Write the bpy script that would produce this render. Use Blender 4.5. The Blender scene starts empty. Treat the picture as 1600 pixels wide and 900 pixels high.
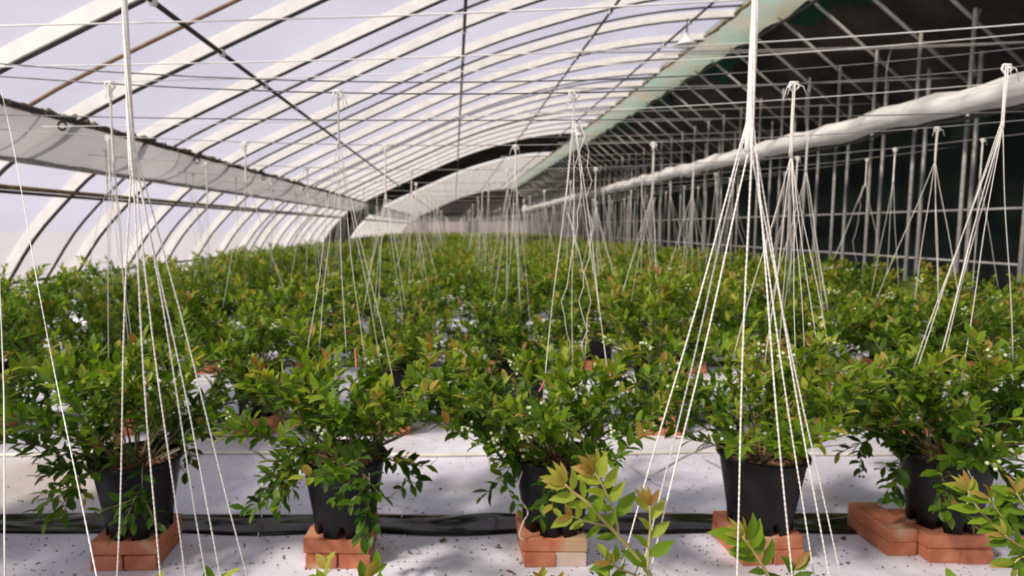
import bpy, math, random
import numpy as np
from mathutils import Vector, Matrix

SC = bpy.context.scene
COL = SC.collection
PI = math.pi

# ------------------------------------------------------------------ camera
CAM_Z = 1.25
PITCH = math.atan(95 / 1000)
cam_d = bpy.data.cameras.new('camera')
cam_d.sensor_width = 36.0
cam_d.lens = 22.5
cam_d.shift_x = 90 / 1600
cam_d.clip_start = 0.02
cam_d.clip_end = 400
cam_d.dof.use_dof = True
cam_d.dof.focus_distance = 1.25
cam_d.dof.aperture_fstop = 4.0
cam = bpy.data.objects.new('camera', cam_d)
COL.objects.link(cam)
cam.location = (0, 0, CAM_Z)
cam.rotation_euler = (PI / 2 - PITCH, 0, 0)
SC.camera = cam

# ------------------------------------------------------------------ sky, sun, exposure
world = bpy.data.worlds.new('sky')
SC.world = world
world.use_nodes = True
wn = world.node_tree
bg = wn.nodes['Background']
bg.inputs['Color'].default_value = (0.76, 0.78, 1.0, 1)
bg.inputs['Strength'].default_value = 0.50
sun_d = bpy.data.lights.new('sun', 'SUN')
sun_d.energy = 6.7
sun_d.angle = math.radians(7)
sun_d.color = (1.0, 0.90, 0.77)
sun = bpy.data.objects.new('sun', sun_d)
COL.objects.link(sun)
sun.rotation_euler = Vector((0.66, 0.42, -0.70)).to_track_quat('-Z', 'Y').to_euler()
SC.view_settings.view_transform = 'Standard'
SC.view_settings.look = 'None'
SC.view_settings.gamma = 1
SC.view_settings.use_curve_mapping = False
SC.view_settings.exposure = 0.0

# ------------------------------------------------------------------ helpers
def lin(r, g, b):
    f = lambda c: (c / 255 / 12.92) if c / 255 <= 0.04045 else ((c / 255 + 0.055) / 1.055) ** 2.4
    return (f(r), f(g), f(b), 1)

def P(u, v, y):
    """point on the viewing ray of photo pixel (u, v) at distance y down the greenhouse"""
    a, b = (u - 710) / 1000, (450 - v) / 1000
    c, s = math.cos(PITCH), math.sin(PITCH)
    t = y / (c + b * s)
    return Vector((a * t, y, CAM_Z + t * (b * c - s)))

class MB:
    def __init__(self):
        self.v, self.f, self.t = [], [], []
    def box(self, x0, x1, y0, y1, z0, z1):
        n = len(self.v)
        self.v += [(x0,y0,z0),(x1,y0,z0),(x1,y1,z0),(x0,y1,z0),(x0,y0,z1),(x1,y0,z1),(x1,y1,z1),(x0,y1,z1)]
        self.f += [tuple(n+i for i in q) for q in ((0,3,2,1),(4,5,6,7),(0,1,5,4),(1,2,6,5),(2,3,7,6),(3,0,4,7))]
        return self
    def tube(self, pts, r, n=6, cap=True, squash=1.0):
        pts = [Vector(p) for p in pts]
        rr = r if isinstance(r, (list, tuple)) else [r] * len(pts)
        base = len(self.v)
        up = None
        for i, p in enumerate(pts):
            d = (pts[min(i+1, len(pts)-1)] - pts[max(i-1, 0)])
            d = d.normalized() if d.length > 1e-9 else Vector((0,0,1))
            if up is None:
                ref = Vector((0,0,1)) if abs(d.z) < 0.9 else Vector((0,1,0))
                up = (ref - d * ref.dot(d)).normalized()
            else:
                up = up - d * up.dot(d)
                up = up.normalized() if up.length > 1e-6 else d.orthogonal().normalized()
            side = d.cross(up)
            for k in range(n):
                a = 2 * PI * k / n
                self.v.append(tuple(p + (side * math.cos(a) + up * (math.sin(a) * squash)) * rr[i]))
        for i in range(len(pts) - 1):
            for k in range(n):
                a, b = base + i*n + k, base + i*n + (k+1) % n
                self.f.append((a, b, b + n, a + n))
        if cap:
            self.f.append(tuple(base + k for k in reversed(range(n))))
            e = base + (len(pts)-1)*n
            self.f.append(tuple(e + k for k in range(n)))
        return self
    def lathe(self, prof, n=32, rmod=None):
        base = len(self.v)
        for i, (r, z) in enumerate(prof):
            for k in range(n):
                a = 2*PI*k/n
                q, dz = (rmod(i, k) if rmod else (1, 0))
                self.v.append((r*q*math.cos(a), r*q*math.sin(a), z + dz))
        for i in range(len(prof)-1):
            for k in range(n):
                a, b = base+i*n+k, base+i*n+(k+1) % n
                self.f.append((a, b, b+n, a+n))
        return self
    def grid(self, fn, nu, nv):
        base = len(self.v)
        for i in range(nu+1):
            for j in range(nv+1):
                self.v.append(tuple(fn(i/nu, j/nv)))
        for i in range(nu):
            for j in range(nv):
                a = base + i*(nv+1) + j
                self.f.append((a, a+nv+1, a+nv+2, a+1))
        return self
    def mesh(self, name, mat=None, smooth=True):
        m = bpy.data.meshes.new(name)
        m.from_pydata(self.v, [], self.f)
        if smooth:
            m.polygons.foreach_set('use_smooth', [True]*len(m.polygons))
        if mat: m.materials.append(mat)
        m.update()
        return m
    def build(self, name, mat, parent=None, smooth=True, loc=None):
        return link(name, self.mesh(name, mat, smooth), parent, loc)

def link(name, data, parent=None, loc=None):
    o = bpy.data.objects.new(name, data)
    COL.objects.link(o)
    if parent is not None: o.parent = parent
    if loc is not None: o.location = loc
    return o

def tag(o, label, cat, group=None, kind=None):
    if label: o['label'] = label
    if cat: o['category'] = cat
    if group: o['group'] = group
    if kind: o['kind'] = kind
    return o

def empty(name, loc, rz=0):
    o = link(name, None, None, loc)
    o.rotation_euler = (0, 0, rz)
    return o

ORD = ['zeroth','first','second','third','fourth','fifth','sixth','seventh','eighth','ninth','tenth','eleventh','twelfth',
       'thirteenth','fourteenth','fifteenth','sixteenth','seventeenth','eighteenth','nineteenth','twentieth']

# ------------------------------------------------------------------ materials
def mat_new(name):
    m = bpy.data.materials.new(name); m.use_nodes = True
    nt = m.node_tree
    return m, nt, nt.nodes['Principled BSDF'], nt.nodes['Material Output']

def noise_mix(nt, c1, c2, scale, lo=0.35, hi=0.65, detail=4, mapscale=None, coord='Object'):
    tc = nt.nodes.new('ShaderNodeTexCoord'); src = tc.outputs[coord]
    if mapscale:
        mp = nt.nodes.new('ShaderNodeMapping'); mp.inputs['Scale'].default_value = mapscale
        nt.links.new(src, mp.inputs[0]); src = mp.outputs[0]
    n = nt.nodes.new('ShaderNodeTexNoise'); n.inputs['Scale'].default_value = scale; n.inputs['Detail'].default_value = detail
    nt.links.new(src, n.inputs['Vector'])
    r = nt.nodes.new('ShaderNodeValToRGB')
    r.color_ramp.elements[0].position = lo; r.color_ramp.elements[0].color = c1
    r.color_ramp.elements[1].position = hi; r.color_ramp.elements[1].color = c2
    nt.links.new(n.outputs['Fac'], r.inputs[0])
    return r.outputs[0], n.outputs['Fac'], src

def bump(nt, bs, h, strength, dist=0.01):
    b = nt.nodes.new('ShaderNodeBump'); b.inputs['Strength'].default_value = strength; b.inputs['Distance'].default_value = dist
    nt.links.new(h, b.inputs['Height']); nt.links.new(b.outputs[0], bs.inputs['Normal'])

def simple(name, c1, c2=None, rough=0.6, scale=8, metal=0.0, bmp=0.0, spec=0.5, mapscale=None):
    m, nt, bs, out = mat_new(name)
    bs.inputs['Roughness'].default_value = rough
    bs.inputs['Metallic'].default_value = metal
    bs.inputs['Specular IOR Level'].default_value = spec
    col, fac, _ = noise_mix(nt, c1, c2 or c1, scale, mapscale=mapscale)
    nt.links.new(col, bs.inputs['Base Color'])
    if bmp: bump(nt, bs, fac, bmp)
    return m

def sheet(name, c1, c2, transp, transl, scale, mapscale, rough=0.5):
    """thin plastic sheet: part see-through, part scattering"""
    m, nt, bs, out = mat_new(name)
    col, fac, _ = noise_mix(nt, c1, c2, scale, 0.3, 0.7, 3, mapscale)
    nt.links.new(col, bs.inputs['Base Color']); bs.inputs['Roughness'].default_value = rough
    tl = nt.nodes.new('ShaderNodeBsdfTranslucent'); nt.links.new(col, tl.inputs['Color'])
    tp = nt.nodes.new('ShaderNodeBsdfTransparent'); tp.inputs['Color'].default_value = (0.97, 0.97, 0.98, 1)
    a = nt.nodes.new('ShaderNodeMixShader'); a.inputs[0].default_value = transl
    nt.links.new(bs.outputs[0], a.inputs[1]); nt.links.new(tl.outputs[0], a.inputs[2])
    b = nt.nodes.new('ShaderNodeMixShader'); b.inputs[0].default_value = transp
    nt.links.new(a.outputs[0], b.inputs[1]); nt.links.new(tp.outputs[0], b.inputs[2])
    nt.links.new(b.outputs[0], out.inputs['Surface'])
    return m

M = {}
M['film'] = sheet('greenhouse_film', (0.88,0.87,0.95,1), (0.72,0.71,0.78,1), 0.70, 0.80, 1.2, (1, 0.25, 1), 0.35)
M['film_white'] = sheet('milky_film', (0.92,0.92,0.90,1), (0.84,0.85,0.82,1), 0.55, 0.8, 1.2, (1, 0.25, 1), 0.35)
M['apron'] = sheet('grey_white_sheet', (0.50,0.49,0.50,1), (0.36,0.355,0.365,1), 0.06, 0.40, 1.5, (1, 0.5, 1), 0.5)
M['green_sheet'] = sheet('pale_green_sheet', (0.30,0.46,0.38,1), (0.42,0.36,0.28,1), 0.06, 0.75, 1.6, (1, 0.8, 1), 0.6)
M['rib'] = simple('white_rib', (0.90,0.89,0.87,1), (0.80,0.78,0.74,1), 0.7, 6)
M['dark_steel'] = simple('dark_steel', (0.05,0.045,0.04,1), (0.09,0.08,0.075,1), 0.5, 10, 0.6)
M['rust'] = simple('rusty_rod', (0.20,0.11,0.06,1), (0.28,0.17,0.10,1), 0.8, 10)
M['galv'] = simple('galvanised_pipe', (0.30,0.29,0.285,1), (0.42,0.41,0.39,1), 0.5, 12, 0.35)
M['quilt'] = simple('dark_quilt', (0.016,0.014,0.013,1), (0.062,0.052,0.047,1), 0.95, 1.1, 0, 0.4, 0.1)
M['quilt_green'] = simple('dark_green_cloth', (0.010,0.030,0.022,1), (0.014,0.05,0.036,1), 0.9, 1.3, 0, 0.3, 0.1)
M['black_cloth'] = simple('black_cloth', (0.006,0.008,0.008,1), (0.010,0.017,0.014,1), 0.9, 1.5, 0, 0.2, 0.1)
M['roll'] = simple('white_rolled_film', (0.68,0.67,0.65,1), (0.46,0.45,0.43,1), 0.5, 5, 0, 0.5, mapscale=(3,0.4,3))
M['rope'] = simple('brown_rope', (0.16,0.12,0.07,1), (0.30,0.24,0.14,1), 0.9, 20)
M['wire'] = simple('steel_wire', (0.12,0.12,0.12,1), (0.2,0.2,0.2,1), 0.5, 20, 0.5)
M['cord'] = simple('white_cord', (0.85,0.84,0.80,1), (0.75,0.74,0.70,1), 0.7, 20)
M['string'] = simple('white_twine', (0.86,0.84,0.78,1), (0.70,0.67,0.60,1), 0.8, 60, mapscale=(1,1,3))
M['pink'] = simple('pink_twine', (0.55,0.10,0.14,1), (0.65,0.2,0.2,1), 0.8, 40)
M['pot'] = simple('black_plastic', (0.004,0.004,0.005,1), (0.007,0.007,0.008,1), 0.5, 9, 0, 0.05, 0.25)
M['soil'] = simple('bark_soil', (0.055,0.028,0.016,1), (0.19,0.095,0.05,1), 0.95, 60, 0, 1.0)
M['chip'] = simple('bark_chip', (0.16,0.075,0.038,1), (0.36,0.19,0.10,1), 0.9, 30)
M['pipe'] = simple('white_pvc', (0.80,0.77,0.72,1), (0.62,0.57,0.51,1), 0.4, 6)
M['strip'] = simple('black_plastic_film', (0.010,0.010,0.010,1), (0.022,0.021,0.020,1), 0.13, 5, 0, 0.12, 0.5, (0.5, 4, 4))
M['plaster'] = simple('pinkish_plaster', (0.30,0.24,0.24,1), (0.38,0.32,0.31,1), 0.9, 2)
M['door'] = simple('dark_door', (0.05,0.03,0.03,1), (0.08,0.05,0.05,1), 0.7, 3)
M['enamel'] = simple('white_enamel', (0.8,0.8,0.8,1), None, 0.3)
M['berry'] = simple('pale_berry', (0.42,0.52,0.25,1), (0.62,0.64,0.45,1), 0.5, 40)
M['stem'] = simple('green_brown_stem', (0.16,0.17,0.05,1), (0.15,0.10,0.05,1), 0.7, 30)
M['shoot'] = simple('young_shoot', (0.36,0.36,0.12,1), (0.42,0.24,0.10,1), 0.5, 30)
M['debris'] = simple('dry_leaf_bits', (0.05,0.035,0.03,1), (0.22,0.12,0.07,1), 0.9, 3)
M['earth'] = simple('pale_earth', (0.21,0.205,0.21,1), (0.26,0.25,0.255,1), 0.95, 0.5)

def brick_mat(name, a, b, c):
    m, nt, bs, out = mat_new(name)
    col, fac, src = noise_mix(nt, a, b, 14, 0.35, 0.7)
    n2 = nt.nodes.new('ShaderNodeTexNoise'); n2.inputs['Scale'].default_value = 5
    oi = nt.nodes.new('ShaderNodeObjectInfo')
    ad = nt.nodes.new('ShaderNodeVectorMath'); ad.operation = 'ADD'
    sc = nt.nodes.new('ShaderNodeVectorMath'); sc.operation = 'SCALE'; sc.inputs['Scale'].default_value = 37
    cmb = nt.nodes.new('ShaderNodeCombineXYZ'); nt.links.new(oi.outputs['Random'], cmb.inputs[0]); nt.links.new(oi.outputs['Random'], cmb.inputs[1])
    nt.links.new(cmb.outputs[0], sc.inputs[0]); nt.links.new(src, ad.inputs[0]); nt.links.new(sc.outputs[0], ad.inputs[1])
    nt.links.new(ad.outputs[0], n2.inputs['Vector'])
    r = nt.nodes.new('ShaderNodeMapRange'); r.inputs[1].default_value = 0.58; r.inputs[2].default_value = 0.68
    nt.links.new(n2.outputs['Fac'], r.inputs[0])
    mx = nt.nodes.new('ShaderNodeMix'); mx.data_type = 'RGBA'
    nt.links.new(r.outputs[0], mx.inputs['Factor']); nt.links.new(col, mx.inputs['A']); mx.inputs['B'].default_value = c
    nt.links.new(mx.outputs['Result'], bs.inputs['Base Color']); bs.inputs['Roughness'].default_value = 0.9
    bump(nt, bs, fac, 0.4, 0.004)
    return m
M['brick'] = brick_mat('red_brick', (0.44,0.14,0.07,1), (0.60,0.24,0.13,1), (0.50,0.33,0.20,1))

def floor_mat():
    m, nt, bs, out = mat_new('white_ground_cloth')
    col, fac, src = noise_mix(nt, (0.60,0.59,0.68,1), (0.74,0.73,0.84,1), 2.2, 0.3, 0.65, 6)
    # brownish watermarks
    n2 = nt.nodes.new('ShaderNodeTexNoise'); n2.inputs['Scale'].default_value = 1.1; n2.inputs['Detail'].default_value = 5; n2.inputs['Distortion'].default_value = 0.6
    mp = nt.nodes.new('ShaderNodeMapping'); mp.inputs['Scale'].default_value = (1, 1.8, 1); mp.inputs['Location'].default_value = (3.3, 1.2, 0)
    nt.links.new(src, mp.inputs[0]); nt.links.new(mp.outputs[0], n2.inputs['Vector'])
    r = nt.nodes.new('ShaderNodeMapRange'); r.inputs[1].default_value = 0.58; r.inputs[2].default_value = 0.76; r.inputs[4].default_value = 0.65
    nt.links.new(n2.outputs['Fac'], r.inputs[0])
    mx = nt.nodes.new('ShaderNodeMix'); mx.data_type = 'RGBA'
    nt.links.new(r.outputs[0], mx.inputs['Factor']); nt.links.new(col, mx.inputs['A']); mx.inputs['B'].default_value = (0.42,0.31,0.23,1)
    # the large tea-coloured patch by the left pot
    gx = nt.nodes.new('ShaderNodeVectorMath'); gx.operation = 'DISTANCE'
    mp2 = nt.nodes.new('ShaderNodeMapping'); mp2.inputs['Scale'].default_value = (1, 1.5, 1)
    nt.links.new(src, mp2.inputs[0]); nt.links.new(mp2.outputs[0], gx.inputs[0]); gx.inputs[1].default_value = (-1.98, 3.1*1.5, 0)
    ad = nt.nodes.new('ShaderNodeMath'); ad.operation = 'MULTIPLY_ADD'; ad.inputs[1].default_value = 0.9
    nt.links.new(n2.outputs['Fac'], ad.inputs[0]); nt.links.new(gx.outputs['Value'], ad.inputs[2])
    r3 = nt.nodes.new('ShaderNodeMapRange'); r3.inputs[1].default_value = 0.75; r3.inputs[2].default_value = 1.15; r3.inputs[3].default_value = 0.55; r3.inputs[4].default_value = 0
    nt.links.new(ad.outputs[0], r3.inputs[0])
    mx3 = nt.nodes.new('ShaderNodeMix'); mx3.data_type = 'RGBA'
    nt.links.new(r3.outputs[0], mx3.inputs['Factor']); nt.links.new(mx.outputs['Result'], mx3.inputs['A']); mx3.inputs['B'].default_value = (0.46,0.35,0.22,1)
    nt.links.new(mx3.outputs['Result'], bs.inputs['Base Color'])
    bs.inputs['Roughness'].default_value = 0.5
    n4 = nt.nodes.new('ShaderNodeTexNoise'); n4.inputs['Scale'].default_value = 5; n4.inputs['Distortion'].default_value = 1.2
    nt.links.new(src, n4.inputs['Vector'])
    bump(nt, bs, n4.outputs['Fac'], 0.3, 0.03)
    return m
M['floor'] = floor_mat()

def leaf_mat():
    m, nt, bs, out = mat_new('blueberry_leaf')
    at = nt.nodes.new('ShaderNodeAttribute'); at.attribute_name = 'tint'
    r = nt.nodes.new('ShaderNodeValToRGB'); cr = r.color_ramp
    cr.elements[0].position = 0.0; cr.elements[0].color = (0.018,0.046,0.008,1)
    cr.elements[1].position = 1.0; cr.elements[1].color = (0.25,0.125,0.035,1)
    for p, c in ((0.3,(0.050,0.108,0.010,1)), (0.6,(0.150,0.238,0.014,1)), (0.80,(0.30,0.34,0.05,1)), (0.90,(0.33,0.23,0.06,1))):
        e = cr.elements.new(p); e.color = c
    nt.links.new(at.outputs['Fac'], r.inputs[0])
    nt.links.new(r.outputs[0], bs.inputs['Base Color'])
    bs.inputs['Roughness'].default_value = 0.45; bs.inputs['Specular IOR Level'].default_value = 0.22
    tl = nt.nodes.new('ShaderNodeBsdfTranslucent')
    mu = nt.nodes.new('ShaderNodeMix'); mu.data_type = 'RGBA'; mu.blend_type = 'MULTIPLY'; mu.inputs['Factor'].default_value = 1
    mu.inputs['B'].default_value = (1.9,2.0,0.8,1)
    nt.links.new(r.outputs[0], mu.inputs['A']); nt.links.new(mu.outputs['Result'], tl.inputs['Color'])
    a = nt.nodes.new('ShaderNodeMixShader'); a.inputs[0].default_value = 0.35
    nt.links.new(bs.outputs[0], a.inputs[1]); nt.links.new(tl.outputs[0], a.inputs[2])
    nt.links.new(a.outputs[0], out.inputs['Surface'])
    return m
M['leaf'] = leaf_mat()

# ------------------------------------------------------------------ the greenhouse
Y0, YBAND0, YBAND1, Y1 = -9.0, 21.4, 26.4, 51.5
H = [(-4.95,-1.25), (-4.72,-0.95), (-4.42,-0.56), (-4.08,-0.05), (-3.72,0.34), (-3.42,0.61), (-3.0,0.85), (-2.57,1.08), (-1.27,1.68), (-0.32,2.10),
     (0.22,2.32), (0.885,2.55), (2.0,2.85), (3.0,3.02), (4.0,3.09)]
CP = [Vector((x, 0, h + CAM_Z)) for x, h in H]
def catmull(pts, sub):
    out = []
    n = len(pts)
    for i in range(n-1):
        p0, p1, p2, p3 = pts[max(i-1,0)], pts[i], pts[i+1], pts[min(i+2,n-1)]
        for s in range(sub):
            t = s/sub
            out.append(0.5*((2*p1)+(p2-p0)*t+(2*p0-5*p1+4*p2-p3)*t*t+(3*p1-p0-3*p2+p3)*t**3))
    out.append(pts[-1]); return out
CURVE = catmull(CP, 3)
NRM = []
for i, p in enumerate(CURVE):
    d = (CURVE[min(i+1,len(CURVE)-1)] - CURVE[max(i-1,0)]).normalized()
    NRM.append(Vector((d.z, 0, -d.x)))       # points into the house
def film_z(x):
    for a, b in zip(CURVE, CURVE[1:]):
        if a.x <= x <= b.x: return a.z + (b.z-a.z)*(x-a.x)/(b.x-a.x)
    return CURVE[-1].z

RIB0, RSTEP = 3.87, 1.12
ribs_y = [RIB0 + RSTEP*i for i in range(-11, 43)]
def film_mesh(y0, y1, bulge=0.018):
    nc = len(CURVE)
    ny = int((y1-y0)/RSTEP*4)
    def fn(u, v):
        i = min(int(round(u*(nc-1))), nc-1)
        y = y0 + (y1-y0)*v
        ph = ((y-RIB0)/RSTEP) % 1.0
        return CURVE[i] - NRM[i]*(0.004 + bulge*math.sin(PI*ph)) + Vector((0, y, 0))
    return MB().grid(fn, nc-1, ny)

floor = MB().grid(lambda u, v: (-5.2+11.8*u, Y0+(Y1-Y0)*v, 0), 12, 60).build('floor', M['floor']); tag(floor, None, None, kind='structure')
floor['label'] = 'white plastic ground cloth with dark specks covering the greenhouse floor'
outer = MB().grid(lambda u, v: (-120+240*u, -80+260*v, -0.05), 4, 4).build('ground_outside', M['earth']); tag(outer, 'pale bare earth outside the film', None, kind='structure')

ceiling = film_mesh(Y0, YBAND0).build('ceiling', M['film'])
tag(ceiling, 'translucent white film roof curving from left ground to ridge', None, kind='structure')
film_mesh(YBAND1, Y1).build('far_film', M['film_white'], ceiling)
film_mesh(YBAND0-0.15, YBAND1+0.1, -0.05).build('quilt_strip', M['quilt'], ceiling)

def sweep(profile, ymin, ymax):
    """box section following the arch: profile = inward offsets (a, b)"""
    a, b = profile
    mb = MB(); n = len(CURVE)
    for i in range(n):
        for q, y in ((a, ymin), (a, ymax), (b, ymax), (b, ymin)):
            p = CURVE[i] + NRM[i]*q
            mb.v.append((p.x, y, p.z))
    for i in range(n-1):
        for k in range(4):
            s, e = i*4+k, i*4+(k+1) % 4
            mb.f.append((s, e, e+4, s+4))
    mb.f += [(3,2,1,0), tuple((n-1)*4+k for k in range(4))]
    return mb
rib_m = sweep((0.004, 0.10), -0.03, 0.03).mesh('arch_rib', M['rib'], False)
pipe_m = MB().tube([CURVE[i]+NRM[i]*0.108 for i in range(len(CURVE))], 0.0115, 6).mesh('steel_pipe', M['dark_steel'])
rod_m = MB().tube([CURVE[i]+NRM[i]*0.03 for i in range(len(CURVE))], 0.014, 6).mesh('thin_rod', M['rust'])
rod2_m = MB().tube([CURVE[i]+NRM[i]*0.03 for i in range(len(CURVE))], 0.014, 6).mesh('thin_rod', M['dark_steel'])
for i, y in enumerate(ribs_y):
    if YBAND0 - 0.2 < y < YBAND1 + 0.2 or y > Y1: continue
    r = link('arch_rib', rib_m, ceiling, (0, y, 0))
    link('steel_pipe', pipe_m, r)
for k, y in enumerate((4.55, 6.85, 9.2, 13.6, 17.0)):
    link('thin_rod', rod_m if k == 0 else rod2_m, ceiling, (0, y, 0))
# purlins along the house, tied to the ribs with white wraps
wrap_m = MB().lathe([(0.012,-0.03),(0.028,-0.02),(0.03,0.0),(0.028,0.02),(0.012,0.03)], 8).mesh('tie', M['cord'])
for hx in (-1.338, 0.05, 0.727, 1.155):
    best = min(range(len(CURVE)), key=lambda i: abs(CURVE[i].x - hx*(CURVE[i].z-CAM_Z)))
    a = CURVE[best]
    # refine on the segment
    x = a.x
    for _ in range(30): x = 0.5*x + 0.5*hx*(film_z(max(-4.9, min(3.99, x))) - CAM_Z - 0.14)
    z = film_z(x) - 0.145
    p = MB().tube([(x, Y0, z), (x, Y1, z)], 0.017, 8).build('purlin', M['dark_steel'], ceiling)
    for y in ribs_y:
        if 2 < y < YBAND0:
            t = link('tie', wrap_m, p, (x, y, z)); t.rotation_euler = (PI/2, 0, 0)
for (x, h, nm, mt, r) in ((-4.40, -0.54, 'lower_rail', 'dark_steel', 0.016), (-3.68, 0.32, 'side_rail', 'rope', 0.02), (-3.66, 0.28, 'side_rail', 'dark_steel', 0.014)):
    MB().tube([(x+0.1, Y0, h+CAM_Z), (x+0.1, Y1, h+CAM_Z)], r, 8).build(nm, M[mt], ceiling)

# ridge strip and the edge rope
def strip_fn(u, v):
    y = Y0 + (Y1-Y0)*v
    x = 4.0 + 0.72*u
    return (x, y, CAM_Z + 3.09 - 0.10*u + 0.03*math.sin(y*5.6+u*2) * u)
MB().grid(strip_fn, 5, 260).build('ridge_sheet', M['green_sheet'], ceiling)
rnd = random.Random(4)
MB().tube([(4.0+rnd.uniform(-.012,.012), Y0+0.12*i, CAM_Z+3.02+rnd.uniform(-.015,.015)) for i in range(int((Y1-Y0)/0.12))],
          [0.03+rnd.uniform(-.008,.01) for i in range(int((Y1-Y0)/0.12))], 6).build('ridge_rope', M['rope'], ceiling)
MB().tube([(4.62, Y0, CAM_Z+2.88), (4.62, Y1, CAM_Z+2.88)], 0.02, 8).build('ridge_purlin', M['dark_steel'], ceiling)

# apron sheet under the vent opening on the left
def apron_fn(u, v):
    y = Y0 + (Y1-Y0)*v
    s = 0.03*math.sin(PI*u)*(1+0.6*math.sin(y*2.1)) + 0.008*math.sin(y*9+u*3)
    return (-2.895 - 0.40*u + s, y, CAM_Z + 0.785 - 0.27*u - s*1.2)
trim = MB().grid(apron_fn, 8, 300).build('trim_1', M['apron'])
tag(trim, 'grey-white apron sheet hung along the left side of the roof', None, kind='structure')
MB().tube([(-2.885, Y0, CAM_Z+0.80), (-2.885, Y1, CAM_Z+0.80)], 0.024, 8).build('top_rod', M['dark_steel'], trim)
MB().tube([(-3.30, Y0, CAM_Z+0.51), (-3.30, Y1, CAM_Z+0.51)], 0.026, 8).build('bottom_roll', M['galv'], trim)
rnd = random.Random(8)
fr = []
for i in range(520):
    y = 2 + i*0.037*1.0
    fr.append((-2.885+rnd.uniform(-.02,.03), y, CAM_Z+0.80+rnd.uniform(-.02,.035)))
MB().tube(fr, [rnd.uniform(0.006,0.022) for _ in fr], 5).build('frayed_edge', M['rope'], trim)
hook_m = MB().tube([(0.03*math.cos(a), 0, -0.03+0.03*math.sin(a)) for a in [PI*1.9*k/12 - 0.3 for k in range(13)]], 0.009, 6).mesh('hook', M['dark_steel'])
for y in (4.75, 7.2, 9.7, 12.2, 14.7): link('hook', hook_m, trim, (-2.855, y, CAM_Z+0.765))

# right-hand (north) side
wall_r = MB().grid(lambda u, v: (6.45 + 0.02*math.sin(u*40), Y0+(Y1-Y0)*u, 2.95*v), 200, 4).build('wall_right', M['black_cloth'])
tag(wall_r, 'black cloth wall along the right side behind the steel posts', None, kind='structure')
def quilt_fn(u, v):
    y = Y0+(Y1-Y0)*v
    x = 4.66 + 1.85*u
    sag = 0.06*math.sin(PI*u)*(1+math.sin(y*3.9+3*u)) * 0.6 + 0.03*math.sin(y*2.3+5*u)
    return (x, y, CAM_Z+3.06 - 0.80*(x-4.66) + 0.14 - sag)
MB().grid(quilt_fn, 14, 260).build('quilt_roof', M['quilt'], wall_r)
def qg_fn(u, v):
    y = Y0+(Y1-Y0)*v
    w = 0.34 + 0.16*math.sin(y*1.7) + 0.1*math.sin(y*4.1+1)
    x = 4.60 + w*u
    return (x, y, CAM_Z+3.06 - 0.80*(x-4.66) + 0.07 - 0.03*math.sin(y*6+u*2))
MB().grid(qg_fn, 4, 320).build('green_quilt_edge', M['quilt_green'], wall_r)
raf_m = MB().tube([(4.62,0,CAM_Z+2.99),(6.36,0,CAM_Z+2.99-0.81*1.74)], 0.021, 8).mesh('rafter', M['galv'])
tall_m = MB().tube([(5.5,0,0),(5.5,0,CAM_Z+2.30)], 0.021, 8).mesh('post', M['galv'])
short_m = MB().tube([(5.92,0,0),(5.92,0,CAM_Z+1.97)], 0.024, 8).mesh('post', M['galv'])
i = 0
while Y0 + 0.79*i < Y1 - 0.3:
    y = Y0 + 0.2 + 0.79*i
    link('rafter', raf_m, wall_r, (0, y+0.1, 0))
    link('post', tall_m, wall_r, (0, y, 0))
    link('post', short_m, wall_r, (0, y+0.4, 0))
    i += 1
for x, z in ((5.95, 1.45), (5.95, 0.855), (5.5, 2.55)):
    MB().tube([(x, Y0, z), (x, Y1, z)], 0.014, 6).build('rail', M['galv'], wall_r)
# bowed conduit pipes sagging beneath the dark quilt
for y in (6.1, 7.0, 8.4, 10.3):
    MB().tube([(5.6-0.45*math.cos(a)+0.4, y+0.25*math.sin(a), 2.85+1.0*math.sin(a)) for a in [PI/2*k/10 for k in range(11)]], 0.012, 6).build('bowed_pipe', M['galv'], wall_r)

# far end wall
wb = MB()
wb.grid(lambda u, v: (-4.9+11.3*u, Y1-0.2, 1.95*v), 6, 2)
wallb = wb.build('wall_back', M['plaster'])
tag(wallb, 'pinkish end wall far down the greenhouse', None, kind='structure')
up = MB()
pts = [(p.x, p.z) for p in CURVE if p.z > 1.95] + [(4.66, CAM_Z+3.0), (6.4, CAM_Z+1.65), (6.4, 1.95), (-3.4, 1.95)]
up.v = [(x, Y1-0.18, z) for x, z in pts]; up.f = [tuple(range(len(pts)))]
up.build('upper_cloth', M['quilt'], wallb, False)
MB().box(-4.9, 6.4, Y1-0.3, Y1-0.2, 1.85, 2.05).build('lintel', M['door'], wallb, False)
door = MB().box(1.05, 1.95, Y1-0.3, Y1-0.22, 0, 1.85).build('door_1', M['door'], None, False); tag(door, 'dark door in the pinkish end wall', None, kind='structure')
wf = MB()
pts = [(p.x, p.z) for p in CURVE] + [(4.66, CAM_Z+3.0), (6.4, CAM_Z+1.65), (6.4, 0)]
wf.v = [(x, Y0, z) for x, z in pts]; wf.f = [tuple(range(len(pts)))]
tag(wf.build('wall_front', M['film'], None, False), 'film end wall behind the viewer', None, kind='structure')

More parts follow.
